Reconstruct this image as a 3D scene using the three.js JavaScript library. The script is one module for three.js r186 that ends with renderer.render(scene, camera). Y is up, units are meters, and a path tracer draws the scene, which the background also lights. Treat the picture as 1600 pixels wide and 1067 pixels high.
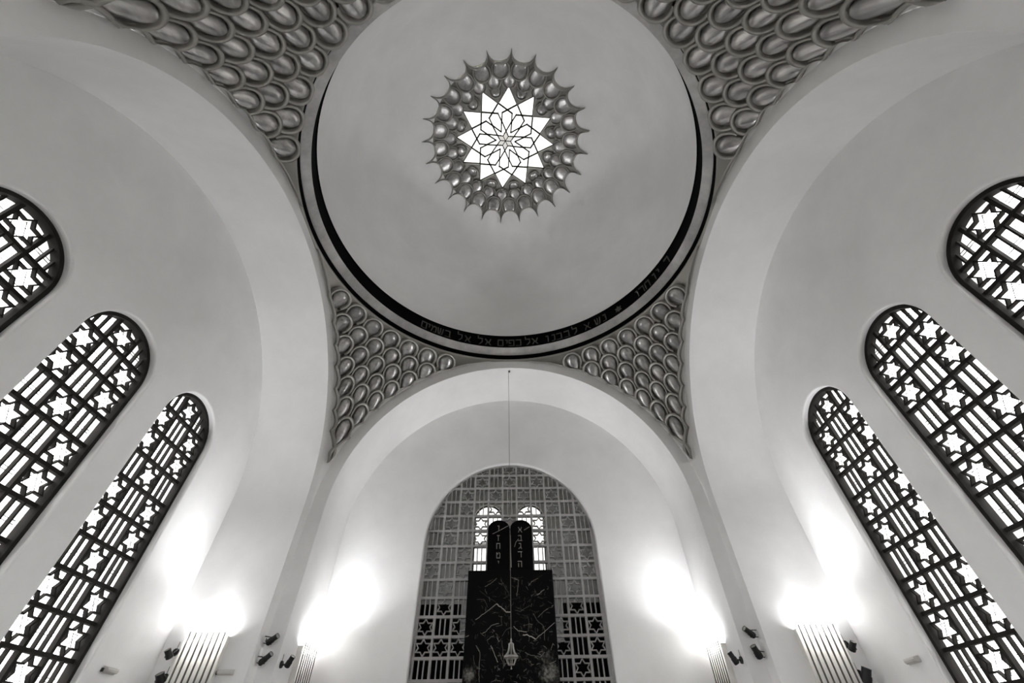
import * as THREE from 'three';
import { mergeGeometries } from 'three/addons/utils/BufferGeometryUtils.js';
import { RectAreaLightUniformsLib } from 'three/addons/lights/RectAreaLightUniformsLib.js';

// ------------------------------------------------------------------ camera, sky, exposure
// The hall is laid out in units of B (half the width of the domed bay); spring line of the great arches is y = 0.
const B = 5, Y0 = 6.165;
const V = (x, y, z) => new THREE.Vector3(x * B, Y0 + y * B, z * B);
const scene = new THREE.Scene();
const FOCAL = 665.48, EYE = [0.0033, -0.933, 1.0857], PITCH = 0.7911, YAW = 0.0079, ROLL = -0.0145;
const camera = new THREE.PerspectiveCamera(2 * Math.atan(533.5 / FOCAL) * 180 / Math.PI, 1600 / 1067, 0.05, 400);
const axes = (() => {
  const fwd = new THREE.Vector3(Math.sin(YAW) * Math.cos(PITCH), Math.sin(PITCH), -Math.cos(YAW) * Math.cos(PITCH));
  const right = new THREE.Vector3(Math.cos(YAW), 0, Math.sin(YAW)), up = new THREE.Vector3().crossVectors(right, fwd);
  const r = right.clone().multiplyScalar(Math.cos(ROLL)).addScaledVector(up, Math.sin(ROLL));
  const u = right.clone().multiplyScalar(-Math.sin(ROLL)).addScaledVector(up, Math.cos(ROLL));
  return { r, u, fwd };
})();
camera.position.copy(V(...EYE));
camera.quaternion.setFromRotationMatrix(new THREE.Matrix4().makeBasis(axes.r, axes.u, axes.fwd.clone().negate()));
scene.add(camera);
const renderer = new THREE.WebGLRenderer({ antialias: true });
renderer.toneMapping = THREE.LinearToneMapping;
renderer.toneMappingExposure = 3.15;
renderer.shadowMap.enabled = true;
RectAreaLightUniformsLib.init();
scene.background = new THREE.Color().setRGB(1.0, 0.995, 0.985);   // white overcast sky
scene.backgroundIntensity = 2.5;
const LAMP_POWER = 85, REFLECTOR = 19;                          // wall uplights: radiance of the tube, candela of the reflector

// ------------------------------------------------------------------ helpers
// pixel of the photograph -> direction in units of B; distance always comes from a surface
const ray = (px, py) => axes.r.clone().multiplyScalar((px - 800) / FOCAL).addScaledVector(axes.u, -(py - 533.5) / FOCAL).add(axes.fwd);
function onPlane(px, py, axis, val) {
  const d = ray(px, py).toArray(), t = (val - EYE[axis]) / d[axis];
  return [EYE[0] + d[0] * t, EYE[1] + d[1] * t, EYE[2] + d[2] * t];
}
let seed = 7;
const rnd = () => { seed = (seed * 1664525 + 1013904223) % 4294967296; return seed / 4294967296; };
const used = {};
const numbered = (n) => { const k = used[n] = (used[n] ?? -1) + 1; return k ? n + '_' + String(k).padStart(3, '0') : n; };
function finish(o) { o.traverse((m) => { if (m.isMesh) { m.castShadow = true; m.receiveShadow = true; } }); return o; }
function mesh(name, geo, mat, parent) { const m = new THREE.Mesh(geo, mat); m.name = name; m.castShadow = m.receiveShadow = true; if (parent) parent.add(m); return m; }
function tag(o, label, category, group, kind) { Object.assign(o.userData, { label, category }); if (group) o.userData.group = group; if (kind) o.userData.kind = kind; return o; }
function thing(name, label, category, pos, group, kind) {
  const g = new THREE.Group(); g.name = numbered(name); if (pos) g.position.copy(pos); scene.add(g); return tag(g, label, category, group, kind);
}
const struct = (name, geo, mat, label, category) => tag(mesh(name, geo, mat, scene), label, category, null, 'structure');
function grid(nu, nv, fn, uvf) {           // fn(u, v) -> Vector3
  const pos = [], uv = [], idx = [];
  for (let j = 0; j <= nv; j++) for (let i = 0; i <= nu; i++) {
    const p = fn(i / nu, j / nv); pos.push(p.x, p.y, p.z);
    const q = uvf ? uvf(i / nu, j / nv, p) : [p.x + p.z, p.y]; uv.push(q[0], q[1]);
  }
  for (let j = 0; j < nv; j++) for (let i = 0; i < nu; i++) { const a = j * (nu + 1) + i, b = a + 1, c = a + nu + 1, d = c + 1; idx.push(a, b, d, a, d, c); }
  const g = new THREE.BufferGeometry();
  g.setAttribute('position', new THREE.Float32BufferAttribute(pos, 3)); g.setAttribute('uv', new THREE.Float32BufferAttribute(uv, 2));
  g.setIndex(idx); g.computeVertexNormals(); return g;
}
function box(w, h, d, x = 0, y = 0, z = 0) { const g = new THREE.BoxGeometry(w, h, d); g.translate(x, y, z); return g; }
const cham = (shape, depth, bev) => new THREE.ExtrudeGeometry(shape, { depth, bevelEnabled: bev > 0, bevelSize: bev, bevelThickness: bev, bevelOffset: -bev, bevelSegments: 1, curveSegments: 24 });
function bar2(p, q, w, depth) {            // flat bar from p to q in the xy plane
  const dx = q[0] - p[0], dy = q[1] - p[1], L = Math.hypot(dx, dy), g = new THREE.BoxGeometry(L + w * 0.9, w, depth);
  g.rotateZ(Math.atan2(dy, dx)); g.translate((p[0] + q[0]) / 2, (p[1] + q[1]) / 2, 0); return g;
}
function rod(a, b, r, r2 = r, n = 12) {    // round bar between two world points
  const d = b.clone().sub(a), g = new THREE.CylinderGeometry(r2, r, d.length(), n);
  g.applyQuaternion(new THREE.Quaternion().setFromUnitVectors(new THREE.Vector3(0, 1, 0), d.clone().normalize()));
  g.translate((a.x + b.x) / 2, (a.y + b.y) / 2, (a.z + b.z) / 2); return g;
}

// ------------------------------------------------------------------ procedural textures
function noiseField(n, octaves, sd) {      // tileable value noise 0..1
  let s = sd; const r = () => { s = (s * 1664525 + 1013904223) % 4294967296; return s / 4294967296; };
  const out = new Float32Array(n * n); let amp = 1, tot = 0;
  for (const f of octaves) {
    const g = new Float32Array(f * f).map(r);
    for (let y = 0; y < n; y++) for (let x = 0; x < n; x++) {
      const u = x / n * f, v = y / n * f, i = Math.floor(u), j = Math.floor(v); let a = u - i, b = v - j; a = a * a * (3 - 2 * a); b = b * b * (3 - 2 * b);
      const i1 = (i + 1) % f, j1 = (j + 1) % f;
      out[y * n + x] += amp * ((g[j * f + i] * (1 - a) + g[j * f + i1] * a) * (1 - b) + (g[j1 * f + i] * (1 - a) + g[j1 * f + i1] * a) * b);
    }
    tot += amp; amp *= 0.62;
  }
  for (let k = 0; k < out.length; k++) out[k] /= tot;
  return out;
}
function toneTex(n, octaves, sd, lo, hi, warm, rep) {
  const f = noiseField(n, octaves, sd), d = new Uint8Array(n * n * 4);
  for (let k = 0; k < n * n; k++) { const v = lo + (hi - lo) * Math.min(1, Math.max(0, (f[k] - 0.25) * 2)); d[4 * k] = v; d[4 * k + 1] = v * warm; d[4 * k + 2] = v * (2 * warm - 1); d[4 * k + 3] = 255; }
  const t = new THREE.DataTexture(d, n, n); t.wrapS = t.wrapT = THREE.RepeatWrapping; t.magFilter = THREE.LinearFilter; t.minFilter = THREE.LinearMipmapLinearFilter; t.generateMipmaps = true;
  t.colorSpace = THREE.SRGBColorSpace; t.repeat.set(rep, rep); t.needsUpdate = true; return t;
}
const plasterTex = toneTex(512, [3, 7, 16, 40, 110], 11, 236, 248, 0.997, 1 / 6);
const bronzeTex = toneTex(256, [4, 9, 22, 60], 23, 140, 205, 0.99, 1 / 1.1);
const stoneTex = toneTex(256, [5, 14, 40], 31, 168, 200, 0.99, 1 / 2.2);
const concreteTex = toneTex(256, [4, 12, 50], 41, 156, 176, 0.99, 1 / 1.5);
const floorTex = toneTex(256, [4, 12, 40], 51, 165, 190, 0.99, 1 / 3);

const M = {
  plaster: new THREE.MeshStandardMaterial({ map: plasterTex, roughness: 0.92, side: THREE.DoubleSide }),
  domePlaster: new THREE.MeshStandardMaterial({ map: plasterTex, roughness: 0.92, side: THREE.DoubleSide }),
  bronze: new THREE.MeshStandardMaterial({ map: bronzeTex, roughness: 0.3, metalness: 0.88, side: THREE.DoubleSide }),
  rim: new THREE.MeshStandardMaterial({ color: 0xa19f99, roughness: 0.45, metalness: 0.55, side: THREE.DoubleSide }),
  panel: new THREE.MeshStandardMaterial({ color: 0x8e8c86, roughness: 0.42, metalness: 0.6, side: THREE.DoubleSide }),
  black: new THREE.MeshPhysicalMaterial({ color: 0x060606, roughness: 0.9, specularIntensity: 0.12, side: THREE.DoubleSide }),
  fascia: new THREE.MeshStandardMaterial({ map: stoneTex, roughness: 0.6, side: THREE.DoubleSide }),
  letter: new THREE.MeshStandardMaterial({ color: 0x4c4a46, roughness: 0.5, metalness: 0.3 }),
  concrete: new THREE.MeshStandardMaterial({ map: concreteTex, roughness: 0.85 }),
  darkFrame: new THREE.MeshStandardMaterial({ color: 0x5d5a55, roughness: 0.8 }),
  lattice: new THREE.MeshPhysicalMaterial({ color: 0x2c2a28, roughness: 0.9, specularIntensity: 0.3 }),  // backlit darkness of the side lattices and frames put into the colour
  lead: new THREE.MeshStandardMaterial({ color: 0x1d1c1b, roughness: 0.7 }),
  glass: new THREE.MeshPhysicalMaterial({ color: 0xffffff, transmission: 1, thickness: 0, roughness: 0, ior: 1.2, side: THREE.DoubleSide }),
  dimmingGlass: new THREE.MeshPhysicalMaterial({ color: 0x83827f, transmission: 1, thickness: 0, roughness: 0, ior: 1.2, side: THREE.DoubleSide }),  // grey tint added to dim daylight entering the room behind the lattice
  skyGlass: new THREE.MeshPhysicalMaterial({ color: 0x8b8a87, transmission: 1, thickness: 0, roughness: 0, ior: 1.2, side: THREE.DoubleSide }),
  greyGlass: new THREE.MeshPhysicalMaterial({ color: 0x555452, transmission: 1, thickness: 0, roughness: 0, ior: 1.2, side: THREE.DoubleSide }),
  fin: new THREE.MeshStandardMaterial({ color: 0x6a6864, roughness: 0.5, metalness: 0.4 }),
  white: new THREE.MeshStandardMaterial({ color: 0xe2e0db, roughness: 0.6 }),
  casing: new THREE.MeshStandardMaterial({ color: 0xc9c7c2, roughness: 0.5 }),
  opal: new THREE.MeshPhysicalMaterial({ color: 0xf2f1ee, transmission: 0.5, thickness: 0, roughness: 0.95 }),
  glow: new THREE.MeshStandardMaterial({ color: 0xffffff, emissive: 0xffffff, emissiveIntensity: 6 }),
  can: new THREE.MeshStandardMaterial({ color: 0x0c0c0c, roughness: 0.5 }),
  lens: new THREE.MeshPhysicalMaterial({ color: 0x9a9994, roughness: 0.25 }),
  silver: new THREE.MeshStandardMaterial({ color: 0x9f9c96, roughness: 0.35, metalness: 0.8 }),
  wire: new THREE.MeshStandardMaterial({ color: 0x6f6d69, roughness: 0.6 }),
  floor: new THREE.MeshStandardMaterial({ map: floorTex, roughness: 0.5 }),
  woodAndShading: new THREE.MeshPhysicalMaterial({ color: 0x0d0c0b, roughness: 0.7, specularIntensity: 0.3 }),  // ark doors, and the near-black boards added to darken behind the lattice
  ground: new THREE.MeshStandardMaterial({ color: 0x77756f, roughness: 1 }),
};

// ------------------------------------------------------------------ the shell
const R = 0.9301, R2 = 0.9445, D = 0.37, FLOOR = -Y0 / B, BACK = 2.6;
const RW = 0.9825, DC = 1.21;                                    // dome radius and centre height
const SIDES = { front: Math.PI, left: -Math.PI / 2, right: Math.PI / 2, back: 0 };
// a local frame: lx runs along the wall, out runs from the hall's middle outwards
const sideV = (side, lx, y, out) => ({ front: V(lx, y, -out), back: V(-lx, y, out), left: V(-out, y, -lx), right: V(out, y, lx) })[side];
// arched outline, s 0..1 from one foot over the crown to the other
function archAt(s, r, low) {
  const leg = -low, arc = Math.PI * r, L = 2 * leg + arc, d = s * L;
  if (d <= leg) return [r, low + d]; if (d >= leg + arc) return [-r, -(d - leg - arc)];
  const a = (d - leg) / r; return [r * Math.cos(a), r * Math.sin(a)];
}
const dist = (s, r) => s * (2 * -FLOOR + Math.PI * r) * B;
for (const side of ['front', 'left', 'right', 'back']) {
  const deep = side === 'back' ? BACK : 1 + D;
  // face of the great arch: a band between the arch opening and the wider arch in which the pendentives end
  struct('wall_' + side + '_arch_face', grid(160, 2, (u, v) => {
    const a = archAt(u, R, FLOOR), b = archAt(u, 1.0, FLOOR), k = (1 - v);
    return sideV(side, a[0] * k + b[0] * v, a[1] * k + b[1] * v, 1);
  }), M.plaster, 'plain grey plaster face of the great ' + side + ' arch', 'wall');
  struct('ceiling_' + side + '_arch_soffit', grid(160, 6, (u, v) => {
    const r = R + (R2 - R) * Math.min(1, v), a = archAt(u, r, FLOOR); return sideV(side, a[0], a[1], 1 + (deep - 1) * v);
  }, (u, v) => [dist(u, R), v * (deep - 1) * B]), M.plaster, 'smooth plaster soffit and jambs of the great ' + side + ' arch', 'arch');
}
for (const [fx, fz, nm] of [[-1, -1, 'front_left'], [1, -1, 'front_right'], [-1, 1, 'back_left'], [1, 1, 'back_right']]) {
  struct('ceiling_pendentive_' + nm, grid(30, 40, (u, v) => {
    const y = v * 1.0, rho = Math.sqrt(2 - y * y), lim = Math.acos(Math.min(1, 1 / rho)), a = lim + (Math.PI / 2 - 2 * lim) * u;
    return V(fx * rho * Math.sin(a), y, fz * rho * Math.cos(a));
  }), M.plaster, 'plaster pendentive carrying the dome, ' + nm.replace('_', ' ') + ' corner', 'pendentive');
}
{ // dome and its ring
  const th0 = Math.asin(0.50 / RW);
  struct('ceiling', grid(128, 40, (u, v) => {
    const t = Math.PI / 2 + (th0 - Math.PI / 2) * v, a = u * Math.PI * 2; return V(RW * Math.sin(t) * Math.cos(a), DC + RW * Math.cos(t), RW * Math.sin(t) * Math.sin(a));
  }, (u, v) => [u * 24, v * 6]), M.domePlaster, 'smooth grey plaster dome above the hall', 'dome');
  const ringPart = (name, pts, mat, parent, w = 1) => {
    const g = new THREE.LatheGeometry(pts.map(([r, y]) => new THREE.Vector2(r * B, Y0 + y * B)), 160); const uv = g.attributes.uv; for (let k = 0; k < uv.count; k++) uv.setXY(k, uv.getX(k) * 31, uv.getY(k) * w);
    return mesh(name, g, mat, parent);
  };
  const g = thing('trim_1', 'ring cornice at the foot of the dome with black inscribed frieze', 'cornice', null, null, 'structure');
  ringPart('thin_moulding', [[1.006, 0.985], [0.996, 0.988], [0.993, 0.997], [0.997, 1.004], [1.004, 1.006]], M.rim, g);
  ringPart('black_riser', [[1.0, 1.003], [0.996, 1.005], [0.9945, 1.038], [0.999, 1.040]], M.black, g);
  ringPart('fascia', [[1.0, 1.036], [0.9925, 1.0395], [0.989, 1.042], [0.9595, 1.0725], [0.9575, 1.0755], [0.962, 1.078]], M.fascia, g);
  const fr = ringPart('frieze', [[0.9605, 1.077], [0.962, 1.085], [0.974, 1.19], [0.970, 1.192], [0.970, 1.2], [0.984, 1.212]], M.black, g);
  fr.userData.label = 'black frieze with raised grey lettering';
  // lettering
  const G = {
    'א': [[[0.05, 1], [0.95, 0]], [[0.9, 1], [0.62, 0.43]], [[0.08, 0], [0.4, 0.62]]], 'ב': [[[0.05, 1], [0.8, 1], [0.8, 0]], [[0, 0], [1, 0]]],
    'ג': [[[0.25, 1], [0.7, 1], [0.7, 0.35], [0.85, 0]], [[0.7, 0.35], [0.2, 0]]], 'ד': [[[0, 1], [1, 1]], [[0.8, 1], [0.8, 0]]],
    'ה': [[[0, 1], [0.9, 1], [0.9, 0]], [[0.15, 0.6], [0.15, 0]]], 'ו': [[[0.35, 1], [0.65, 1], [0.65, 0]]], 'ז': [[[0.2, 1], [0.8, 1]], [[0.5, 1], [0.5, 0]]],
    'ח': [[[0.1, 0], [0.1, 1], [0.9, 1], [0.9, 0]]], 'ט': [[[0.35, 0.75], [0.1, 1], [0.1, 0], [0.9, 0], [0.9, 0.85], [0.6, 1]]], 'י': [[[0.35, 1], [0.65, 1], [0.6, 0.55]]],
    'כ': [[[0.05, 1], [0.85, 1], [0.85, 0], [0.05, 0]]], 'ל': [[[0.15, 1.4], [0.15, 1], [0.85, 1], [0.85, 0.5], [0.4, 0]]], 'ם': [[[0.1, 0], [0.1, 1], [0.9, 1], [0.9, 0], [0.1, 0]]],
    'מ': [[[0.1, 1], [0.3, 0.75], [0.1, 0]], [[0.3, 0.75], [0.5, 1], [0.9, 0.9], [0.9, 0], [0.5, 0]]], 'נ': [[[0.3, 1], [0.7, 1], [0.7, 0], [0.2, 0]]],
    'פ': [[[0.4, 0.5], [0.1, 0.5], [0.1, 1], [0.9, 1], [0.9, 0], [0.05, 0]]], 'ר': [[[0.05, 1], [0.85, 1], [0.85, 0]]], 'ש': [[[0.05, 1], [0.2, 0], [0.8, 0], [0.95, 1]], [[0.5, 1], [0.5, 0.4], [0.25, 0]]],
  };
  const letterGeo = (ch, h, depth) => {
    if (ch === '*') { const s = new THREE.Shape(); for (let k = 0; k < 12; k++) { const r = k % 2 ? 0.3 : 0.52, a = k * Math.PI / 6 + Math.PI / 2; s[k ? 'lineTo' : 'moveTo'](r * h * Math.cos(a), h * 0.5 + r * h * Math.sin(a)); } const e = new THREE.ExtrudeGeometry(s, { depth, bevelEnabled: false }); e.translate(0, 0, -depth / 2); return e; }
    const gs = []; for (const st of G[ch]) for (let k = 0; k + 1 < st.length; k++) gs.push(bar2([(st[k][0] - 0.5) * h * 0.8, st[k][1] * h], [(st[k + 1][0] - 0.5) * h * 0.8, st[k + 1][1] * h], h * 0.125, depth));
    return mergeGeometries(gs);
  };
  globalThis.__letterGeo = letterGeo;
  const cache = {};
  const put = (ch, px, py) => {
    const q = onPlane(px, py, 1, 1.13), a = Math.atan2(q[0], -q[2]);
    const m = mesh('letter', cache[ch] ??= letterGeo(ch, 0.255, 0.03), M.letter, fr);
    const yb = 1.098, r = 0.9605 + (yb + 0.027 - 1.077) * 0.115;
    m.position.copy(V(r * Math.sin(a), yb, -r * Math.cos(a))); m.rotation.set(0, -a, 0, 'YXZ'); m.rotateX(0.11);
  };
  for (const [ch, x, y] of [['*', 1460, 165], ['נ', 1382, 225], ['ש', 1335, 245], ['א', 1270, 275], ['ל', 1190, 305], ['ב', 1145, 325], ['ב', 1098, 340], ['נ', 1060, 350], ['ו', 1022, 362], ['א', 945, 372], ['ל', 897, 372], ['כ', 842, 385], ['פ', 797, 386], ['י', 765, 380], ['ם', 728, 385], ['א', 650, 380], ['ל', 600, 372], ['א', 520, 368], ['ל', 472, 350], ['ב', 395, 335], ['ש', 347, 318], ['מ', 305, 303], ['י', 275, 287], ['ם', 248, 272]]) put(ch, 600 + x / 4, 440 + y / 4);
  for (const [ch, x, y] of [['ו', 415, 595], ['ר', 475, 545], ['ח', 545, 485], ['ו', 625, 395], ['י', 665, 335], ['ר', 780, 205]]) put(ch, 940 + x / 7.62, 380 + y / 7.62);
}
// arched opening path in the local plane of a wall (lx, y), metres
function archPath(cls, cx, hw, spring, bottom) {
  const p = new cls(); p.moveTo((cx - hw) * B, bottom * B); p.lineTo((cx - hw) * B, spring * B); p.absarc(cx * B, spring * B, hw * B, Math.PI, 0, true); p.lineTo((cx + hw) * B, bottom * B); p.closePath(); return p;
}
function lunette(r) {
  const s = new THREE.Shape(); s.moveTo(-r * B, FLOOR * B); s.lineTo(r * B, FLOOR * B); s.lineTo(r * B, 0); s.absarc(0, 0, r * B, 0, Math.PI, false); s.closePath(); return s;
}
// place geometry built in (lx, y, depth outwards) on a side
function toSide(o, side, out) { o.rotation.y = { front: Math.PI, back: 0, left: -Math.PI / 2, right: Math.PI / 2 }[side]; o.position.copy({ front: V(0, 0, -out), back: V(0, 0, out), left: V(-out, 0, 0), right: V(out, 0, 0) }[side]); return o; }
// (local x of the rotated frame: front -> -x world, right -> -z world, left -> +z world; all openings are laid out with that in mind)
const WHW = 0.172, WTOP = 0.272, WSP = WTOP - WHW, WBOT = -0.95, WINZ = [-0.457, 0, 0.449];
const sgn = { left: 1, right: -1 };                               // world z -> local x
for (const side of ['left', 'right']) {
  const s = lunette(R2 + 0.004);
  for (const z of WINZ) s.holes.push(archPath(THREE.Path, z * sgn[side], WHW, WSP, WBOT));
  const g = new THREE.ExtrudeGeometry(s, { depth: 0.5, bevelEnabled: true, bevelSize: 0.035, bevelThickness: 0.03, bevelOffset: 0, bevelSegments: 2, curveSegments: 48 });
  g.translate(0, 0, 0.03);
  toSide(struct('wall_' + side, g, M.plaster, 'tall plaster wall with three arched lattice windows, ' + side + ' side', 'wall'), side, 1 + D);
}
{
  const s = lunette(R2 + 0.004); s.holes.push(archPath(THREE.Path, 0.003, 0.482, -0.029, -0.95));
  const g = new THREE.ExtrudeGeometry(s, { depth: 0.3, bevelEnabled: true, bevelSize: 0.03, bevelThickness: 0.03, bevelOffset: 0, bevelSegments: 2, curveSegments: 48 });
  g.translate(0, 0, 0.03);
  toSide(struct('wall_front', g, M.plaster, 'plaster wall around the great latticed arch behind the ark', 'wall'), 'front', 1 + D);
  const bs = lunette(R2 + 0.02); bs.holes.push(archPath(THREE.Path, 0, 0.4, 0.1, -0.45));
  const bg = new THREE.ExtrudeGeometry(bs, { depth: 0.3, bevelEnabled: false, curveSegments: 32 });
  toSide(struct('wall_back', bg, M.plaster, 'plaster end wall of the prayer hall with one great arched window', 'wall'), 'back', BACK);
  const bw = thing('window_11', 'great arched window with plain panes in the end wall', 'window', null, null, 'structure'); toSide(bw, 'back', BACK + 0.02);
  const bf = archPath(THREE.Shape, 0, 0.405, 0.1, -0.455); bf.holes.push(archPath(THREE.Path, 0, 0.385, 0.1, -0.435)); mesh('frame', new THREE.ExtrudeGeometry(bf, { depth: 0.08, bevelEnabled: false, curveSegments: 32 }), M.darkFrame, bw);
  for (let i = -1; i <= 1; i++) mesh('mullion', box(0.07, (0.1 + Math.sqrt(0.16 - (i * 0.2) ** 2) + 0.45) * B, 0.07, i * 0.2 * B, ((0.1 + Math.sqrt(0.16 - (i * 0.2) ** 2)) - 0.45) / 2 * B, 0.04), M.darkFrame, bw);
  for (let k = 0; k < 5; k++) { const y = -0.3 + 0.17 * k; mesh('transom', box(2 * (y < 0.1 ? 0.4 : Math.sqrt(0.16 - (y - 0.1) ** 2)) * B, 0.07, 0.06, 0, y * B, 0.04), M.darkFrame, bw); }
  mesh('pane', new THREE.ShapeGeometry(archPath(THREE.Shape, 0, 0.4, 0.1, -0.45), 32), M.glass, bw).position.z = 0.05;
  const fl = box(8 * B, 0.3, 8 * B); fl.translate(0, -0.15, 0); struct('floor', fl, M.floor, 'grey stone floor of the hall', 'floor');
  const gr = box(240, 0.2, 240); gr.translate(0, -0.45, 0); struct('ground_outside', gr, M.ground, 'grey ground around the building', 'ground');
}

// ------------------------------------------------------------------ lattice windows
const CELL = 0.1022;
function starRing(w, h, band, depth) {      // six-pointed star outline touching the cell, metres
  const pts = (k) => { const out = []; for (let i = 0; i < 12; i++) { const a = Math.PI / 2 + i * Math.PI / 6, r = i % 2 ? 0.577 : 1; out.push([Math.cos(a) * r * (w / 2) / 0.866 * k, Math.sin(a) * r * (h / 2) * k]); } return out; };
  const mk = (cls, k) => { const p = new cls(); pts(k).forEach(([x, y], i) => p[i ? 'lineTo' : 'moveTo'](x, y)); p.closePath(); return p; };
  const s = mk(THREE.Shape, 1), kin = 1 - band * 2 / (h * 0.5) ; s.holes.push(mk(THREE.Path, kin));
  const g = new THREE.ExtrudeGeometry(s, { depth, bevelEnabled: false }); g.translate(0, 0, -depth / 2); return g;
}
function leadStar(w, h, t) {                // two thin triangles of lead
  const gs = []; for (const f of [1, -1]) { const v = [0, 1, 2].map((k) => [Math.cos(Math.PI / 2 + k * 2 * Math.PI / 3) * w / 2 / 0.866, f * Math.sin(Math.PI / 2 + k * 2 * Math.PI / 3) * h / 2]); for (let k = 0; k < 3; k++) gs.push(bar2(v[k], v[(k + 1) % 3], t, t)); }
  return mergeGeometries(gs);
}
const LD = 0.085, MW = 0.058, c5 = CELL * B, inner = c5 - MW;
const GEO = {
  star: starRing(inner * 1.04, inner * 1.06, 0.0205, LD * 0.8), slat: box(0.028, inner, LD * 0.8), pane: new THREE.PlaneGeometry(c5, c5),
  leadStar: leadStar(inner * 0.72, inner * 0.76, 0.007), leadBars: mergeGeometries([bar2([-inner / 2, 0.03], [inner / 2, 0.03], 0.009, 0.009), bar2([-inner / 2, -0.02], [inner / 2, -0.02], 0.009, 0.009)]),
};
const sideLabel = { '-1': 'nearest the ark wall', 0: 'between its two neighbours in the middle of the wall', 1: 'nearest the back of the hall' };
let wn = 0;
for (const side of ['left', 'right']) WINZ.forEach((wz, wi) => {
  const g = thing('window_' + (++wn), 'tall arched window with star lattice in the ' + side + ' wall, ' + sideLabel[wi - 1], 'window', null, null, 'structure');
  toSide(g, side, 1.417);
  const cx = wz * sgn[side] * B, top = WTOP * B, rows = 11, y0 = 0.2005;
  // edge frame
  const fs = archPath(THREE.Shape, 0, WHW - 0.002, WSP, WBOT), hole = archPath(THREE.Path, 0, WHW - 0.0205, WSP, WBOT + 0.018); fs.holes.push(hole);
  const fg = new THREE.ExtrudeGeometry(fs, { depth: LD + 0.07, bevelEnabled: false, curveSegments: 24 }); fg.translate(cx, 0, -LD / 2 - 0.07);
  mesh('frame', fg, M.lattice, g);
  const yc = (k) => (y0 - 0.1022 * k) * B, inside = (x, y) => y < WSP * B || Math.hypot(x, y - WSP * B) < WHW * B;
  for (const m of [-0.5, 0.5]) { const hgt = (WSP - WBOT) * B + Math.sqrt((WHW * B) ** 2 - (m * c5) ** 2); mesh('mullion', box(MW, hgt, LD, cx + m * c5, WBOT * B + hgt / 2, 0), M.lattice, g); }
  for (let k = 0; k < rows; k++) {
    const y = yc(k), yb = y - c5 / 2;
    mesh('transom', box(2 * WHW * B - 0.06, MW, LD * 1.02, cx, yb, 0), M.lattice, g);
    for (let j = -1; j <= 1; j++) {
      const x = j * c5; if (!inside(Math.abs(x) - c5 * 0.5, y - c5 * 0.5)) continue;
      const isStar = (k % 3 === 0) === (j === 0);
      const pane = mesh('pane', GEO.pane, M.glass, g); pane.position.set(cx + x, y, 0.09);
      if (isStar) { const st = mesh('star', GEO.star, M.lattice, g); st.position.set(cx + x, y, 0); mesh('leading', GEO.leadStar, M.lead, pane).position.z = -0.01; }
      else { for (const b of [-1, 1]) mesh('slat', GEO.slat, M.lattice, g).position.set(cx + x + b * inner / 6.0, y, 0); mesh('leading', GEO.leadBars, M.lead, pane).position.z = -0.01; }
    }
  }
});
{ // the great lattice behind the ark
  const P = 0.0843, p5 = P * B, mw = 0.06, inn = p5 - mw, g = thing('window_7', 'great arched stone lattice of stars and bars behind the black ark', 'lattice', null, null, 'structure');
  toSide(g, 'front', 1.402);
  const HW = 0.479, SP = -0.029, cx = 0.005 * B, dep = 0.11;
  const fs = archPath(THREE.Shape, 0.003, HW + 0.004, SP, -0.95); fs.holes.push(archPath(THREE.Path, 0.003, HW - 0.012, SP, -0.94));
  const fg = new THREE.ExtrudeGeometry(fs, { depth: dep, bevelEnabled: false, curveSegments: 48 }); fg.translate(0, 0, -dep / 2); mesh('frame', fg, M.concrete, g);
  const star = starRing(inn * 1.04, inn * 1.06, 0.02, dep * 0.7), slat = box(0.026, inn, dep * 0.7), half = (y) => y < SP * B ? HW * B : Math.sqrt(Math.max(0, (HW * B) ** 2 - (y - SP * B) ** 2));
  const ytop = (x) => SP * B + Math.sqrt(Math.max(0, (HW * B) ** 2 - x * x));
  for (let m = -5.5; m <= 5.5; m++) { const x = m * p5; if (Math.abs(x) > (HW - 0.01) * B) continue; const h = ytop(x) + 0.95 * B; mesh('mullion', box(mw, h, dep, cx + x, -0.95 * B + h / 2, 0), M.concrete, g); }
  for (let k = 0; k < 16; k++) {
    const y = (0.419 - P * k) * B, yb = y - p5 / 2, hw = half(yb);
    mesh('transom', box(2 * hw, mw, dep * 1.03, 0.003 * B, yb, 0), M.concrete, g);
    for (let j = -5; j <= 5; j++) {
      const x = j * p5; if (Math.abs(x) - p5 * 0.45 > half(y - p5 * 0.45)) continue;
      let isStar = (Math.abs(j) + (k >> 1)) % 2 === 0;
      if (k === 11 && j === 4) isStar = true; if (k === 12 && j > 2) isStar = false;       // local +x is the viewer's left
      if (isStar) mesh('star', star, M.concrete, g).position.set(cx + x, y, 0);
      else for (const b of [-1, 1]) mesh('slat', slat, M.concrete, g).position.set(cx + x + b * inn / 6, y, 0);
    }
  }
}
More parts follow.
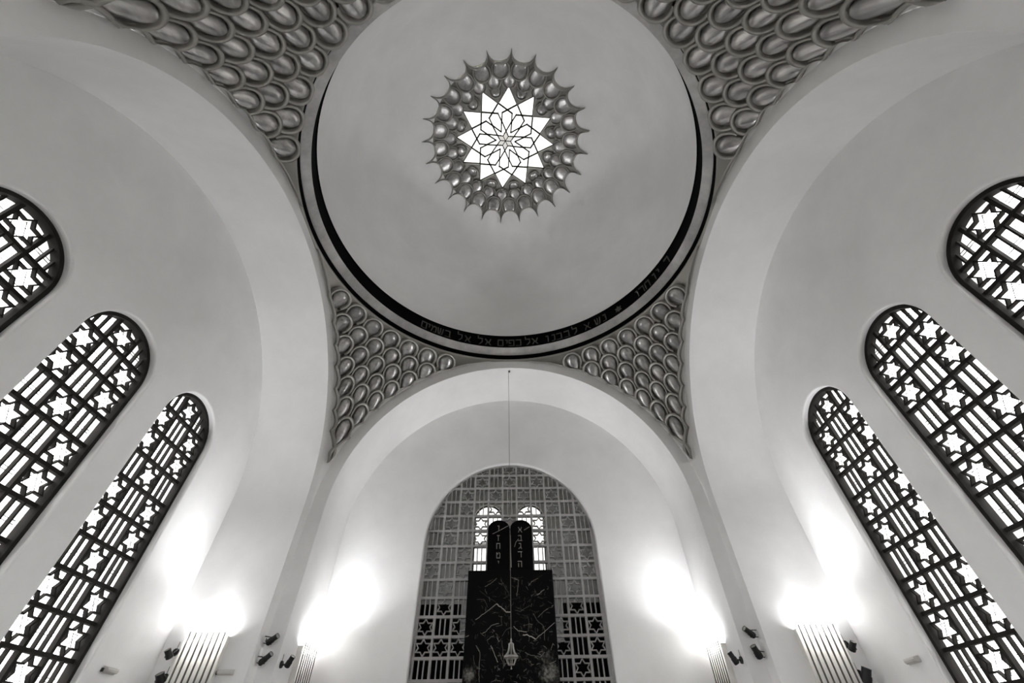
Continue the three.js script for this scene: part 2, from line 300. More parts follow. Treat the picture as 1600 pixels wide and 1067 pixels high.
// ------------------------------------------------------------------ room behind the lattice
{
  const zb = 1.93, W = 0.6, T = 0.69;
  const s = new THREE.Shape(); s.moveTo(-W * B, FLOOR * B); s.lineTo(W * B, FLOOR * B); s.lineTo(W * B, T * B); s.lineTo(-W * B, T * B); s.closePath();
  for (const x of [-0.137, 0.158]) s.holes.push(archPath(THREE.Path, x, 0.098, 0.338, -0.04));
  const g = new THREE.ExtrudeGeometry(s, { depth: 0.2, bevelEnabled: false, curveSegments: 24 });
  toSide(struct('wall_alcove_back', g, M.plaster, 'grey wall with two small arched windows seen through the great lattice', 'wall'), 'front', zb);
  for (const sx of [-1, 1]) struct('wall_alcove_' + (sx < 0 ? 'left' : 'right'), box(0.2, (T - FLOOR) * B, (zb - 1.44) * B).translate(sx * (W * B + 0.1), Y0 + (T + FLOOR) / 2 * B, -(zb + 1.44) / 2 * B), M.plaster, 'side wall of the room behind the great lattice, ' + (sx < 0 ? 'left' : 'right'), 'wall');
  struct('ceiling_alcove', box(2 * W * B + 0.4, 0.2, (zb - 1.42) * B).translate(0, Y0 + T * B + 0.1, -(zb + 1.42) / 2 * B), M.plaster, 'ceiling of the room behind the great lattice', 'ceiling');
  [-0.137, 0.158].forEach((x, i) => {
    const w = thing('window_' + (8 + i), 'small bright arched window seen through the lattice ' + (i ? 'left' : 'right') + ' of the tablets', 'window', null, null, 'structure'); toSide(w, 'front', zb + 0.02);
    const fs = archPath(THREE.Shape, x, 0.098, 0.338, -0.04); fs.holes.push(archPath(THREE.Path, x, 0.09, 0.338, -0.032)); mesh('frame', new THREE.ExtrudeGeometry(fs, { depth: 0.05, bevelEnabled: false, curveSegments: 20 }), M.lead, w);
    mesh('pane', new THREE.ShapeGeometry(archPath(THREE.Shape, x, 0.094, 0.338, -0.036), 20), M.dimmingGlass, w).position.z = 0.02;
    mesh('glazing_bar', box(0.19 * B, 0.03, 0.03, x * B, 0.17 * B, 0.02), M.lead, w);
  });
  for (const sx of [-1, 1]) { const pn = struct('wall_alcove_shading_' + (sx < 0 ? 'left' : 'right'), box(0.30 * B, (-0.2 - FLOOR) * B, 0.06).translate(sx * 0.46 * B, Y0 + (-0.2 + FLOOR) / 2 * B, -zb * B + 0.05), M.woodAndShading, 'added dark panelling behind the great lattice, ' + (sx < 0 ? 'left' : 'right') + ' of the ark', 'shading'); }  // added dark boards standing in for the gloom behind the lattice
  for (const sx of [-1, 1]) struct('wall_alcove_side_shading_' + (sx < 0 ? 'left' : 'right'), box(0.06, (-0.2 - FLOOR) * B, (zb - 1.46) * B).translate(sx * (W * B - 0.04), Y0 + (-0.2 + FLOOR) / 2 * B, -(zb + 1.46) / 2 * B), M.woodAndShading, 'added dark panelling on the ' + (sx < 0 ? 'left' : 'right') + ' side of the room behind the lattice', 'shading');  // added dark boards, put in to cut light bouncing around the room
  struct('floor_alcove_shading', box(2 * W * B - 0.2, 0.02, (zb - 1.46) * B - 0.2).translate(0, 0.011, -(zb + 1.46) / 2 * B), M.woodAndShading, 'added light-cutting dark sheet on the floor of the room behind the lattice', 'floor');  // added dark sheet that keeps the floor from bouncing light
  struct('wall_alcove_shading_middle', box(0.62 * B, (-0.40 - FLOOR) * B, 0.05).translate(0, Y0 + (-0.40 + FLOOR) / 2 * B, -zb * B + 0.04), M.woodAndShading, 'added dark panelling low behind the ark', 'shading');  // added dark board imitating the shade low behind the ark
}

// ------------------------------------------------------------------ gilded scales
// map(s, t, h): s across the scale, t towards its round end, h out of the surface; p pitch, d row spacing
function scaleParts(map, p, d, parent, o = {}) {
  const { bossW = 0.33, bossT = 0.51, bossB = 0.92, band = 0.13, boss = 0.034, rimH = 0.025, name = 'scale', tilt = 1 } = o;
  const lift = (t) => tilt * (0.003 + 0.017 * Math.min(1, Math.max(0, (t + 0.7 * d) / (1.3 * d))));
  const hw = (t) => { const q = t / d; if (q > 0) return 0.5 * p * Math.sqrt(Math.max(0, 1 - (q / 0.62) ** 2)); return 0.5 * p * (1 + 0.0 * q) * (q < -0.2 ? 1 - ((-q - 0.2) / 0.95) ** 1.6 : 1); };
  const t0 = -0.95 * d, t1 = 0.6199 * d;
  const bed = mesh(name, grid(8, 12, (u, v) => { const e = 1 - (1 - v) ** 1.5, t = t0 + (t1 - t0) * e, w = hw(t); return map((u * 2 - 1) * w, t, lift(t)); }), M.panel, parent);
  // rim: swept band along the rounded outline
  const path = [], N = 30; for (let k = 0; k <= N; k++) { const a = -1 + 2 * k / N, ang = Math.abs(a) * Math.PI * 0.70; let t = Math.cos(Math.min(ang, Math.PI / 2)) * 0.62 * d, s = Math.sin(Math.min(ang, Math.PI / 2)) * 0.5 * p; if (ang > Math.PI / 2) { t = -(ang - Math.PI / 2) * 0.95 * d; s = hw(t); } path.push([Math.sign(a) * s, t]); }
  const bw = band * p, prof = [[0, -0.004], [0.08, rimH * 0.9], [0.5, rimH], [0.9, rimH * 0.82], [1, -0.004]];
  mesh('rim', grid(N, prof.length - 1, (u, v) => { const [s, t] = path[Math.round(u * N)], [f, h] = prof[Math.round(v * (prof.length - 1))], k = 1 - f * bw / (0.5 * p); return map(s * k, (t + 0.1 * d) * k - 0.1 * d, lift(t) + h); }), M.rim, bed);
  mesh('boss', grid(20, 8, (u, v) => {
    const a = u * Math.PI * 2, rr = Math.sin((1 - v) * Math.PI / 2), hh = Math.sin(v * Math.PI / 2), up = Math.cos(a) * rr, sd = Math.sin(a) * rr;
    const t = up > 0 ? up * bossT * d : up * bossB * d, s = sd * bossW * p * (1 - 0.28 * Math.max(0, -up)); return map(s, t - 0.05 * d, lift(t) + 0.001 + boss * hh * (0.85 + 0.35 * up));
  }, (u, v, q) => [q.x + q.y * 0.5, q.z + q.y * 0.5]), M.bronze, bed);
  return bed;
}
const ROWS = [[7, 0.955, 7.17, 0.092], [6, 0.885, 6.35, 0.092], [5, 0.812, 5.68, 0.095], [4, 0.730, 4.98, 0.098], [3, 0.644, 4.58, 0.104], [2, 0.543, 4.45, 0.112], [1, 0.438, 4.5, 0.118]];
const CUSP = [0.995, 0.925, 0.858, 0.785, 0.702, 0.606, 0.505, 0.404, 0.245];
const inset = (y) => { for (let k = 0; k + 1 < CUSP.length; k++) if (y <= CUSP[k] && y >= CUSP[k + 1]) { const f = (CUSP[k] - y) / (CUSP[k] - CUSP[k + 1]); return (k === 0 ? 0.012 : 0.021) * (4 * f * (1 - f)); } return 0; };
const edgeAz = (y, extra = 0) => { const rho = Math.sqrt(2 - y * y), tip = y < 0.404 ? (0.404 - y) / 0.159 * 0.0205 : 0; return Math.acos(Math.min(1, 1 / rho)) + (inset(y) + extra + tip) / rho; };
for (const [fx, fz, where] of [[-1, -1, 'between the left arch and the ark arch'], [1, -1, 'between the right arch and the ark arch'], [-1, 1, 'between the left arch and the rear arch'], [1, 1, 'between the right arch and the rear arch']]) {
  const g = thing('scale_panel', 'metallic panel of raised scales ' + where, 'ornament', null, 'scale panels on the pendentives');
  const S2 = Math.SQRT2, at = (az, phi, h) => { const r = S2 - h; return V(fx * r * Math.cos(phi) * Math.sin(az), r * Math.sin(phi), fz * r * Math.cos(phi) * Math.cos(az)); };
  const PH = 0.012;
  mesh('panel', grid(24, 160, (u, v) => { const y = 0.245 + (0.995 - 0.245) * v, e = edgeAz(y), az = e + (Math.PI / 2 - 2 * e) * u; return at(az, Math.asin(y / S2), PH); }), M.panel, g);
  for (const sd of [0, 1]) {              // scalloped raised border along each arch
    for (const [part, mt, prof] of [['border_edge', M.rim, [[0.004, -0.004], [0.004, 0.010], [-0.001, 0.026], [0.001, 0.034], [0.0045, 0.036]]], ['border', M.rim, [[0.0045, 0.036], [0.008, 0.0375], [0.013, 0.0375], [0.0155, 0.034], [0.017, 0.012]]]])
    mesh(part, grid(220, prof.length - 1, (u, v) => { const y = 0.245 + (0.993 - 0.245) * u, [w, h] = prof[Math.round(v * 4)], wid = Math.min(1, (y - 0.245) / 0.05) * Math.min(1, (1.0 - y) / 0.03 + 0.2); let az = edgeAz(y, w * wid); if (sd) az = Math.PI / 2 - az; return at(az, Math.asin(y / S2), h); }), mt, g);
  }
  ROWS.forEach(([n, y, pd, d]) => {
    const phi0 = Math.asin(y / S2), rho = Math.sqrt(2 - y * y);
    for (let k = 0; k < n; k++) {
      const az0 = (45 + (k - (n - 1) / 2) * pd) * Math.PI / 180;
      scaleParts((s, t, h) => { const phi = phi0 + t / S2, e = edgeAz(Math.min(0.992, Math.max(0.246, S2 * Math.sin(phi))), 0.009); const az = Math.min(Math.PI / 2 - e, Math.max(e, az0 + s / rho)); return at(az, Math.min(phi, 0.778), PH + h); }, pd * Math.PI / 180 * rho, d, g);
    }
  });
}

// ------------------------------------------------------------------ rosette and star skylight in the crown of the dome
const OX = -0.0135, ROT = 4.5 * Math.PI / 180, FLAT = DC + RW * Math.cos(Math.asin(0.342 / RW));
{
  const at = (az, r, h) => { const th = Math.asin(r / RW); const q = r > 0.342 ? [(RW - h) * Math.sin(th), DC + (RW - h) * Math.cos(th)] : [r, FLAT - h * 0.94]; return V(OX + q[0] * Math.sin(az), q[1], -q[0] * Math.cos(az)); };
  const g = thing('skylight_rosette', 'round grey metallic rosette of scales with spiked rim around the star skylight', 'ornament');
  const step = Math.PI / 12, tips = 0.562, notch = 0.487, az0 = -ROT;         // tips lie on the star's own axes
  const edge = (az) => { const f = Math.abs((((az - az0) / step) % 1 + 1) % 1 - 0.5) * 2; return notch + (tips - notch) * (1 - Math.sqrt(Math.max(0, 1 - f ** 2.4))); };
  const starR = (az) => { const f = Math.abs((((az - az0) / (2 * step)) % 1 + 1) % 1 - 0.5) * 2, a = (1 - f) * step, A = [0.342, 0], Bq = [0.57 * 0.342 * Math.cos(2 * step), 0.57 * 0.342 * Math.sin(2 * step)]; const dx = Bq[0] - A[0], dy = Bq[1] - A[1], tt = (A[0] * Math.sin(a) - A[1] * Math.cos(a)) / (dy * Math.cos(a) - dx * Math.sin(a)); return Math.hypot(A[0] + dx * tt, A[1] + dy * tt); };
  mesh('base_plate', grid(576, 14, (u, v) => { const az = az0 + u * Math.PI * 2; return at(az, starR(az) + (edge(az) - starR(az)) * v, 0.004); }), M.panel, g);
  mesh('dome_collar', grid(96, 1, (u, v) => { const a = u * Math.PI * 2; return v ? at(a, 0.53, -0.01) : at(a, 0.42, -0.01); }), M.plaster, g);
  const prof = [[0.001, -0.004], [0, 0.016], [-0.006, 0.02], [-0.012, 0.016], [-0.013, 0.002]];
  mesh('spiked_rim', grid(576, 4, (u, v) => { const az = az0 + u * Math.PI * 2, [w, h] = prof[Math.round(v * 4)]; return at(az, edge(az) + w, h); }), M.rim, g);
  const sprof = [[0.0, -0.03], [0, 0.008], [0.006, 0.009], [0.007, 0.003]];
  mesh('star_frame', grid(576, 3, (u, v) => { const az = az0 + u * Math.PI * 2, [w, h] = sprof[Math.round(v * 3)]; return at(az, starR(az) + w, h); }), M.rim, g);
  const ring = (n, off, r, d, boss) => { for (let k = 0; k < n; k++) { const a = az0 + (k + off) * (Math.PI * 2 / n); scaleParts((s, t, h) => { const az = a + s / (r - t * 0.55); return at(az, Math.min(r - t, edge(az) - 0.007), h + 0.004); }, r * Math.PI / 12, d, g, { boss, rimH: 0.012, tilt: 0.7, bossW: 0.40, bossT: 0.56, bossB: 1.0, band: 0.085 }); } };
  ring(24, 0.5, 0.445, 0.082, 0.013); ring(24, 0, 0.378, 0.068, 0.013); ring(12, 0.5, 0.316, 0.060, 0.012);
}
{ // the skylight: separate panes between leads
  const g = thing('window_10', 'twelve-pointed star skylight of leaded white glass in the dome', 'skylight', null, null, 'structure');
  const RS = 0.342, yS = FLAT + 0.012, pt = (r, deg) => { const a = -ROT + deg * Math.PI / 180; return [(OX + r * RS * Math.sin(a)) * B, r * RS * Math.cos(a) * B]; };
  const flat = (pts) => { const s = new THREE.Shape(pts.map((q) => new THREE.Vector2(...q))); const q = new THREE.ShapeGeometry(s); q.rotateX(-Math.PI / 2); q.translate(0, Y0 + yS * B, 0); return q; };
  const lead = (p, q, parent, w = 0.05) => { const b = bar2(p, q, w, 0.03); b.rotateX(-Math.PI / 2); b.translate(0, Y0 + yS * B - 0.012, 0); mesh('lead', b, M.lead, parent); };
  const x15 = (() => { const A = [1, 0], C = [0.57 * Math.cos(Math.PI / 6), 0.57 * Math.sin(Math.PI / 6)], a = Math.PI / 12, dx = C[0] - A[0], dy = C[1] - A[1], t = (A[0] * Math.sin(a)) / (dy * Math.cos(a) - dx * Math.sin(a)); return Math.hypot(A[0] + dx * t, dy * t); })();
  for (let k = 0; k < 12; k++) {
    const a = k * 30;
    mesh('tip_pane', flat([pt(1, a), pt(x15, a + 15), pt(0.57, a), pt(x15, a - 15)]), M.skyGlass, g);
    mesh('petal_pane', flat([pt(0.57, a), pt(0.53, a + 10.5), pt(0.385, a + 14.6), pt(0.19, a), pt(0.385, a - 14.6), pt(0.53, a - 10.5)]), M.skyGlass, g);
    mesh('gap_pane', flat([pt(x15, a + 15), pt(0.57, a + 30), pt(0.53, a + 19.5), pt(0.385, a + 15), pt(0.53, a + 10.5), pt(0.57, a)]), M.skyGlass, g);
    mesh('inner_pane', flat([pt(0.385, a + 15), pt(0.19, a + 30), pt(0.11, a + 15), pt(0.19, a)]), M.skyGlass, g);
    for (const s of [1, -1]) { lead(pt(1, a), pt(0.53, a + 40.5 * s), g); lead(pt(0.53, a + 10.5 * s), pt(0.385, a + 14.6 * s), g, 0.042); lead(pt(0.385, a + 14.6 * s), pt(0.19, a), g, 0.042); }
    if (k % 2 === 0) mesh('centre_pane', flat([[OX * B, 0], pt(0.11, a - 30), pt(0.19, a), pt(0.11, a + 30)]), M.greyGlass, g);
    if (k % 2) lead([OX * B, 0], pt(0.11, a), g, 0.02);
    for (const s of [1, -1]) if (k % 2 === 0) lead(pt(0.19, a), pt(0.11, a + 30 * s), g, 0.035);
  }
}

// ------------------------------------------------------------------ the ark
function marbleTex() {
  const n = 1024, c = document.createElement('canvas'); c.width = c.height = n; const x = c.getContext('2d');
  x.fillStyle = '#070707'; x.fillRect(0, 0, n, n);
  // front face: u = (x + .215)/.43, v measured down from the top y = -.213 over .45
  const uvOf = (px, py) => { const q = onPlane(720 + px / 6.39, 900 + py / 6.39, 2, -1.25); return [(q[0] + 0.215) / 0.43 * n, (-0.213 - q[1]) / 0.45 * n]; };
  const vein = (pts, w, a) => { x.strokeStyle = 'rgba(176,172,164,' + a + ')'; x.lineWidth = w; x.lineJoin = 'round'; x.beginPath(); pts.forEach((p, i) => { const [u, v] = uvOf(...p); if (!i) x.moveTo(u, v); else { const [a0, b0] = uvOf(...pts[i - 1]); for (let k = 1; k <= 6; k++) { const f = k / 6, j = k < 6 ? 7 : 0; x.lineTo(a0 + (u - a0) * f + (rnd() - 0.5) * j, b0 + (v - b0) * f + (rnd() - 0.5) * j); } } }); x.stroke(); };
  for (const [w, a, ...pts] of [
    [6, 0.75, [145, 435], [250, 360], [355, 275]], [9, 0.95, [355, 275], [430, 330], [450, 355], [500, 358]], [4, 0.4, [190, 145], [260, 200], [350, 260]], [7, 0.8, [525, 500], [570, 545], [660, 555]],
    [9, 0.95, [620, 590], [660, 580], [745, 630]], [6, 0.75, [745, 630], [830, 560], [940, 462]], [5, 0.55, [720, 370], [760, 440], [820, 490], [838, 530], [838, 640]], [7, 0.75, [300, 690], [330, 760], [370, 860]],
    [6, 0.6, [150, 690], [190, 760], [180, 960], [185, 1060]], [6, 0.7, [215, 570], [240, 560], [310, 490], [380, 470]], [6, 0.6, [240, 105], [300, 70], [360, 20]], [6, 0.6, [680, 95], [710, 50], [775, 20]], [7, 0.7, [765, 190], [835, 130]],
    [6, 0.7, [45, 610], [80, 590]], [5, 0.6, [770, 410], [830, 350], [870, 325]], [4, 0.55, [400, 400], [410, 490], [350, 500]], [4, 0.5, [410, 600], [460, 530], [500, 510]], [4, 0.5, [620, 495], [680, 475], [720, 480]],
    [5, 0.6, [640, 760], [700, 790], [800, 805], [840, 760]], [5, 0.6, [890, 875], [950, 845]], [6, 0.7, [360, 600], [380, 655]], [5, 0.6, [260, 640], [330, 590]], [4, 0.5, [125, 790], [135, 880]], [6, 0.65, [505, 10], [575, 40], [560, 200]],
    [4, 0.5, [400, 30], [440, 110], [470, 160]], [4, 0.5, [160, 230], [230, 230], [270, 310]], [4, 0.5, [670, 400], [680, 470], [672, 550]], [4, 0.5, [540, 340], [600, 350], [690, 290]], [5, 0.5, [410, 640], [420, 760], [440, 900]], [4, 0.4, [870, 250], [910, 275]],
    [5, 0.5, [380, 760], [430, 880], [425, 920]], [5, 0.5, [300, 1060], [350, 1035], [400, 1050]], [5, 0.6, [900, 740], [920, 670], [935, 690]]]) vein(pts, w, a);
  for (let k = 0; k < 420; k++) {           // fine broken veining, denser towards the middle of the slab
    const cxp = 120 + rnd() * 800, cyp = rnd() * 1060; if (Math.abs(cxp - 560) > 150 + rnd() * 330) continue;
    let u = cxp, v = cyp, an = rnd() * 6.28; const pts = [[u, v]]; for (let j = 0; j < 3; j++) { an += (rnd() - 0.5) * 1.6; u += Math.cos(an) * (6 + rnd() * 16); v += Math.sin(an) * (6 + rnd() * 16); pts.push([u, v]); } vein(pts, 1.5 + rnd() * 3.5, 0.12 + rnd() * 0.4);
  }
  for (const [cx0, cy0, sx, sy, cnt] of [[890, 960, 90, 110, 900], [80, 990, 55, 80, 420], [860, 790, 60, 60, 160]]) for (let k = 0; k < cnt; k++) {   // cloudy pale patches
    const a = rnd() * 6.28, r = Math.sqrt(-2 * Math.log(rnd() + 1e-6)) * 0.6, [u, v] = uvOf(cx0 + Math.cos(a) * r * sx, cy0 + Math.sin(a) * r * sy); x.fillStyle = 'rgba(150,147,140,' + (0.04 + rnd() * 0.1) + ')'; x.beginPath(); x.arc(u, v, 3 + rnd() * 12, 0, 6.3); x.fill();
  }
  const t = new THREE.CanvasTexture(c); t.colorSpace = THREE.SRGBColorSpace; return t;
}
{
  const mat = new THREE.MeshPhysicalMaterial({ map: marbleTex(), roughness: 0.5, specularIntensity: 0.1 });
  const ark = thing('torah_ark', 'tall black marble ark with white veins in front of the lattice', 'ark', V(0, FLOOR, -1.25));
  const top = -0.213, h = (top - FLOOR) * B, W0 = 0.4245 * B;
  const bg = cham(new THREE.Shape([[-W0 / 2, 0], [W0 / 2, 0], [W0 / 2, h], [-W0 / 2, h]].map((q) => new THREE.Vector2(...q))), 0.45, 0.012);
  bg.translate(-0.0035 * B, 0, -0.474); const uv = bg.attributes.uv, ps = bg.attributes.position;
  for (let k = 0; k < uv.count; k++) uv.setXY(k, (ps.getX(k) / B + 0.215) / 0.43, 1 - (h - ps.getY(k)) / B / 0.45);
  mesh('body', bg, mat, ark);
  for (const sx of [-1, 1]) mesh('door', box(W0 * 0.36, 1.9, 0.03, sx * W0 * 0.185 - 0.0175, 1.35, 0.012), M.woodAndShading, ark);
  mesh('step', box(W0 * 1.3, 0.3, 0.9, -0.0175, 0.15, 0.1), M.concrete, ark);
  const tab = thing('tablets_of_the_law', 'pair of black round-topped marble tablets with grey Hebrew letters on the ark', 'tablets', V(0, top, -1.25));
  const tmat = new THREE.MeshPhysicalMaterial({ color: 0x050505, roughness: 0.5, specularIntensity: 0.1 }), tv = new THREE.MeshStandardMaterial({ color: 0x8d8a84, roughness: 0.6 });
  for (const [xc, w, nm] of [[-0.0645, 0.1195, 'left'], [0.0555, 0.1195, 'right']]) {
    const s = new THREE.Shape(), hw = w / 2 * B, sp = (0.0 - top) * B; s.moveTo(-hw, 0); s.lineTo(hw, 0); s.lineTo(hw, sp); s.absellipse(0, sp, hw, 0.05 * B, 0, Math.PI, false); s.closePath();
    const m = mesh('tablet', cham(s, 0.16, 0.012), tmat, tab); m.position.set(xc * B, 0, -0.30);
  }
  const lg = globalThis.__letterGeo; const zf = -0.115;
  const col = (chs, x, ys) => chs.forEach((ch, k) => { const q = onPlane(x, ys[k], 2, -1.25 + zf / B); const m = mesh('letter', lg(ch, ch === 'י' ? 0.1 : 0.13, 0.012), tv, tab); m.position.set(q[0] * B, (q[1] - top) * B - 0.065, zf); });
  col(['א', 'ב', 'ג', 'ד', 'ה'], 812.5, [827.5, 840.5, 853, 866, 881]); col(['ו', 'ז', 'ח', 'ט', 'י'], 778.6, [825.5, 840.5, 853, 867.5, 879]);
  for (const pts of [[[770, 834], [780, 829], [794, 821.5]], [[819, 828], [827, 823]], [[797.5, 836], [798, 862], [799, 886]], [[804, 854], [806, 847], [810, 842]]]) { const P = pts.map((q) => { const a = onPlane(...q, 2, -1.25 + zf / B); return [a[0] * B, (a[1] - top) * B]; }); const m = mesh('vein', mergeGeometries(P.slice(1).map((q, i) => bar2(P[i], q, 0.014, 0.004))), tv, tab); m.position.z = zf; }
}
// ------------------------------------------------------------------ hanging lamp before the ark
{
  const lamp = thing('eternal_light', 'small silver bell-shaped lantern hanging on a long thin wire before the ark', 'lamp', V(-0.0015, -0.646, -1.03));
  const L = (pts, n = 20) => new THREE.LatheGeometry(pts.map(([r, y]) => new THREE.Vector2(r, y)), n);
  const topY = (0.9295 + 0.646) * B, s = 0.0285 * B;
  mesh('wire', rod(new THREE.Vector3(-0.022, topY, 0), new THREE.Vector3(0, 0.47, 0), 0.006), M.wire, lamp);
  mesh('ceiling_hook', L([[0, topY - 0.06], [0.03, topY - 0.05], [0.035, topY], [0, topY + 0.01]]), M.wire, lamp);
  mesh('finial', L([[0.008, 0.52], [0.02, 0.48], [0.012, 0.46], [0.035, 0.44], [0.04, 0.42]]), M.silver, lamp);
  for (let k = 0; k < 8; k++) { const a = k * Math.PI / 4, c = Math.cos(a), sn = Math.sin(a); const pts = [[0.045, 0.43], [0.05, 0.36], [0.075, 0.28], [0.125, 0.225]].map(([r, y]) => new THREE.Vector3(r * c, y, r * sn)); mesh('rib', new THREE.TubeGeometry(new THREE.CatmullRomCurve3(pts), 10, 0.011, 6), M.silver, lamp); }
  mesh('core', L([[0.02, 0.43], [0.02, 0.35], [0.03, 0.28], [0.05, 0.225]]), M.can, lamp);
  mesh('ring', L([[0.11, 0.18], [s, 0.185], [s + 0.004, 0.20], [s, 0.225], [0.12, 0.23], [0.11, 0.18]], 32), M.silver, lamp);
  for (let k = 0; k < 6; k++) { const a = k * Math.PI / 3 + 0.3, c = Math.cos(a), sn = Math.sin(a); mesh('lower_rib', rod(new THREE.Vector3(0.115 * c, 0.19, 0.115 * sn), new THREE.Vector3(0.06 * c, 0.075, 0.06 * sn), 0.009), M.silver, lamp); }
  mesh('lower_ring', L([[0.05, 0.068], [0.068, 0.07], [0.068, 0.082], [0.05, 0.082]]), M.silver, lamp);
  mesh('pendant_drop', L([[0, 0], [0.012, 0.004], [0.016, 0.016], [0.01, 0.028], [0.003, 0.07]]), M.silver, lamp);
}

// ------------------------------------------------------------------ wall uplights with seven fins
// local frame: x along the wall, y up, +z into the room; origin at the wall, at the height of the body's top
function sconce(label, pos, turn) {
  const g = thing('wall_uplight', label, 'lamp', pos, 'seven-finned wall uplights'); g.rotation.y = turn;
  const W = 0.80, H = 1.6, dp = 0.15, t = 0.012;
  mesh('front_plate', box(W, H, t, 0, -H / 2, dp - t / 2), M.opal, g);
  for (const s of [-1, 1]) mesh('side_plate', box(t, H, dp - t, s * (W / 2 - t / 2), -H / 2, (dp - t) / 2), M.white, g);
  mesh('bottom_plate', box(W, t, dp, 0, -H + t / 2, dp / 2), M.white, g);
  for (let k = -3; k <= 3; k++) mesh('fin', box(0.024, H + 0.05, 0.022, k * 0.111, -H / 2 + 0.035, dp + 0.008), M.fin, g);
  const tube = new THREE.CylinderGeometry(0.02, 0.02, W - 0.1, 12); tube.rotateZ(Math.PI / 2); tube.translate(0, -0.16, 0.07); mesh('lamp_tube', tube, M.glow, g);
  const l = new THREE.RectAreaLight(0xfcfdff, LAMP_POWER, W - 0.1, 0.06); l.name = 'lamp_light'; l.position.set(0, -0.13, 0.07); l.rotation.x = Math.PI / 2; g.add(l);
  const sp = new THREE.SpotLight(0xfcfdff, REFLECTOR, 0, 0.78, 1, 2); sp.name = 'reflector_light'; sp.position.set(0, -0.1, 0.09); sp.target.position.set(0, 4, 2.5); sp.castShadow = true; sp.shadow.radius = 8; g.add(sp, sp.target);
  return finish(g);
}
const TOPY = -0.543;
const splay = Math.atan2(R2 - R, D), zAt = (x) => R + (R2 - R) * (Math.abs(x) - 1) / D;
sconce('white wall uplight with seven dark fins on the left arch jamb near the ark', V(-1.195, TOPY, -zAt(1.195) + 0.001), splay);
sconce('white wall uplight with seven dark fins on the right arch jamb near the ark', V(1.208, TOPY, -zAt(1.208) + 0.001), -splay);
sconce('white wall uplight with seven dark fins on the jamb left of the ark wall', V(-zAt(1.258) + 0.001, TOPY + 0.012, -1.258), Math.PI / 2 - splay);
sconce('white wall uplight with seven dark fins on the jamb right of the ark wall', V(zAt(1.248) - 0.001, TOPY, -1.248), -Math.PI / 2 + splay);

// ------------------------------------------------------------------ spotlights: mount on the wall, head towards a point in front of it
function spot(label, mount, headBack, headFront, r, bracketDir) {
  const g = thing('spotlight', label, 'spotlight', mount, 'black wall spotlights');
  const loc = (v) => v.clone().sub(mount), a = loc(headBack), b = loc(headFront), dir = b.clone().sub(a).normalize(), mid = a.clone().lerp(b, 0.35);
  const q = new THREE.Quaternion().setFromUnitVectors(new THREE.Vector3(0, 1, 0), dir), len = a.distanceTo(b);
  const head = new THREE.LatheGeometry([[0, 0], [r * 0.7, 0], [r * 0.95, len * 0.06], [r, len * 0.12], [r, len * 0.52], [r * 0.86, len * 0.54], [r * 0.86, len * 0.97], [r * 0.92, len], [r * 0.8, len], [r * 0.78, len * 0.96]].map((p) => new THREE.Vector2(...p)), 20);
  head.applyQuaternion(q); head.translate(a.x, a.y, a.z); const hm = mesh('head', head, M.can, g);
  const lens = new THREE.CylinderGeometry(r * 0.8, r * 0.8, 0.006, 20); lens.translate(0, len * 0.965, 0); lens.applyQuaternion(q); lens.translate(a.x, a.y, a.z); mesh('lens', lens, M.lens, hm);
  const n = bracketDir.clone().normalize(), side = new THREE.Vector3().crossVectors(n, dir).normalize(); if (side.lengthSq() < 0.1) side.set(0, 1, 0);
  const plate = new THREE.CylinderGeometry(0.06, 0.065, 0.03, 16); plate.applyQuaternion(new THREE.Quaternion().setFromUnitVectors(new THREE.Vector3(0, 1, 0), n)); plate.translate(n.x * 0.015, n.y * 0.015, n.z * 0.015); mesh('wall_plate', plate, M.can, g);
  const stem = n.clone().multiplyScalar(0.08); mesh('stem', rod(new THREE.Vector3(0, 0, 0), stem, 0.014), M.can, g);
  const yo = []; for (const s of [-1, 1]) { const j = mid.clone().addScaledVector(side, s * (r + 0.012)), k = stem.clone().addScaledVector(side, s * (r + 0.012)); yo.push(rod(k, j, 0.009, 0.009, 6)); if (s > 0) yo.push(rod(stem.clone().addScaledVector(side, -(r + 0.012)), k, 0.009, 0.009, 6)); }
  mesh('yoke', mergeGeometries(yo), M.can, g);
  mesh('cable', rod(n.clone().multiplyScalar(0.01), n.clone().multiplyScalar(0.006).add(new THREE.Vector3(0, 0.17, 0)), 0.005, 0.005, 6), M.wire, g);
  return g;
}
const U = (p) => V(...p), O = (a, k, v) => { const b = a.slice(); b[k] += v; return b; };
const c1 = (x, y) => [240 + x / 8.4, 940 + y / 8.4], c2 = (x, y) => [370 + x / 9.975, 960 + y / 9.975], c3 = (x, y) => [1090 + x / 9.975, 960 + y / 9.975], c4 = (x, y) => [1220 + x / 8.4, 940 + y / 8.4];
const nz = new THREE.Vector3(0, 0, 1), nxp = new THREE.Vector3(1, 0, 0), nxn = new THREE.Vector3(-1, 0, 0);
const J = (x) => -zAt(x);
spot('black spotlight on the left arch jamb above another, beside the finned uplight', U(onPlane(...c1(290, 665), 2, J(1.3))), U(onPlane(...c1(215, 745), 2, J(1.3) + 0.03)), U(onPlane(...c1(183, 630), 2, J(1.3) + 0.05)), 0.062, nz);
spot('black spotlight on the left arch jamb low beside the finned uplight', U(onPlane(...c1(150, 1000), 2, J(1.3))), U(onPlane(...c1(95, 1075), 2, J(1.3) + 0.03)), U(onPlane(...c1(82, 945), 2, J(1.3) + 0.05)), 0.08, nz);
spot('black spotlight on the right arch jamb above another, beside the finned uplight', U(onPlane(...c4(845, 560), 2, J(1.3))), U(onPlane(...c4(930, 650), 2, J(1.3) + 0.03)), U(onPlane(...c4(952, 525), 2, J(1.3) + 0.05)), 0.062, nz);
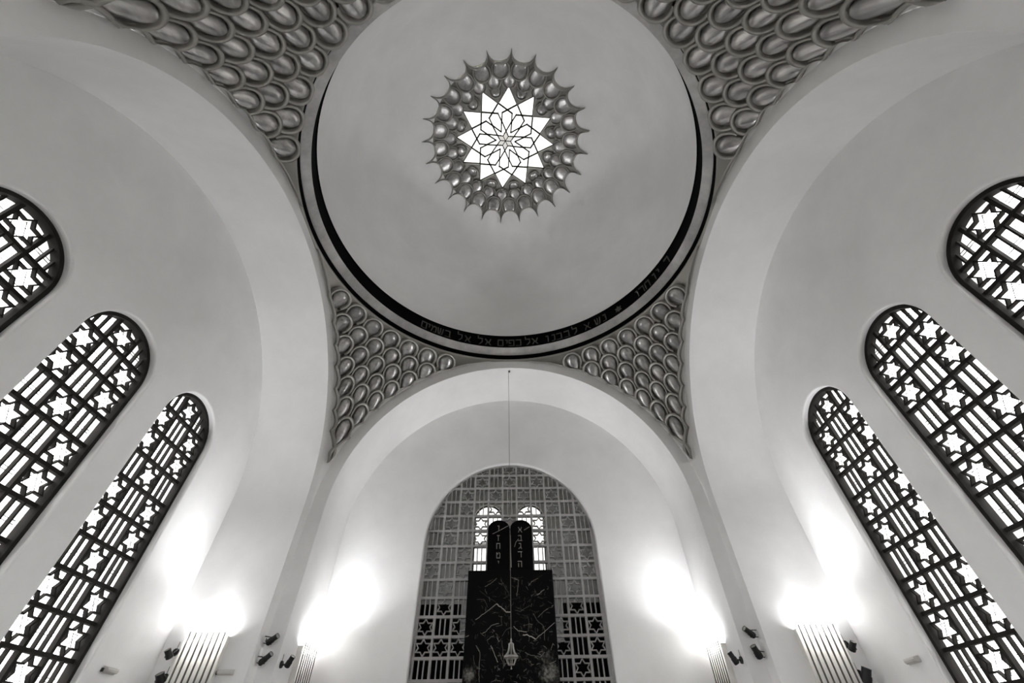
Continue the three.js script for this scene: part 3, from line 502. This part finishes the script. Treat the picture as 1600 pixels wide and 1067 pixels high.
spot('black spotlight on the right arch jamb low beside the finned uplight', U(onPlane(...c4(1020, 945), 2, J(1.3))), U(onPlane(...c4(1120, 1075), 2, J(1.3) + 0.03)), U(onPlane(...c4(1122, 870), 2, J(1.3) + 0.05)), 0.088, nz);
spot('black spotlight on the left front pier, upper of two', U(onPlane(...c2(420, 400), 2, -1)), U(onPlane(...c2(470, 450), 2, -0.975)), U(onPlane(...c2(640, 330), 2, -0.96)), 0.058, nz);
spot('black spotlight on the left front pier, lower of two', U(onPlane(...c2(310, 710), 2, -1)), U(onPlane(...c2(350, 770), 2, -0.975)), U(onPlane(...c2(540, 610), 2, -0.96)), 0.055, nz);
spot('black spotlight on the right front pier, upper of two', U(onPlane(...c3(955, 310), 2, -1)), U(onPlane(...c3(890, 340), 2, -0.975)), U(onPlane(...c3(722, 215), 2, -0.96)), 0.058, nz);
spot('black spotlight on the right front pier, lower of two', U(onPlane(...c3(1060, 640), 2, -1)), U(onPlane(...c3(985, 680), 2, -0.975)), U(onPlane(...c3(862, 490), 2, -0.96)), 0.068, nz);
spot('black spotlight on the jamb left of the ark wall', U(onPlane(...c2(685, 780), 0, -zAt(1.05))), U(onPlane(...c2(770, 820), 0, -0.905)), U(onPlane(...c2(878, 650), 0, -0.885)), 0.058, nxp);
spot('black spotlight on the jamb right of the ark wall', U(onPlane(...c3(690, 710), 0, zAt(1.05))), U(onPlane(...c3(625, 775), 0, 0.905)), U(onPlane(...c3(492, 590), 0, 0.885)), 0.058, nxn);

// ------------------------------------------------------------------ emergency lights
function emergency(label, pos, turn) {
  const g = thing('emergency_light', label, 'emergency light', pos, 'white emergency light boxes'); g.rotation.y = turn;
  mesh('housing', cham(new THREE.Shape([[-0.15, -0.045], [0.15, -0.045], [0.15, 0.045], [-0.15, 0.045]].map((q) => new THREE.Vector2(...q))), 0.02, 0.008).translate(0, 0, 0.008), M.casing, g);
  const s = new THREE.Shape([[0, -0.04], [0.055, -0.028], [0.065, 0], [0.055, 0.028], [0, 0.04]].map((q) => new THREE.Vector2(...q))); const d = cham(s, 0.26, 0.006); d.rotateY(-Math.PI / 2); d.translate(0.13, 0, 0.035); mesh('diffuser', d, M.casing, g);
  mesh('cable_gland', box(0.03, 0.05, 0.03, -0.16, -0.01, 0.02), M.can, g);
}
emergency('white emergency light box between the finned uplight and the left front pier', U(onPlane(...c1(955, 930), 2, J(1.08))), splay);
emergency('white emergency light box on the left window wall', U(onPlane(130 + 155 / 4, 900 + 590 / 4, 0, -1 - D + 0.001)), Math.PI / 2);
emergency('white emergency light box on the right window wall', U(onPlane(1070 + 1435 / 4, 900 + 525 / 4, 0, 1 + D - 0.001)), -Math.PI / 2);

renderer.render(scene, camera);
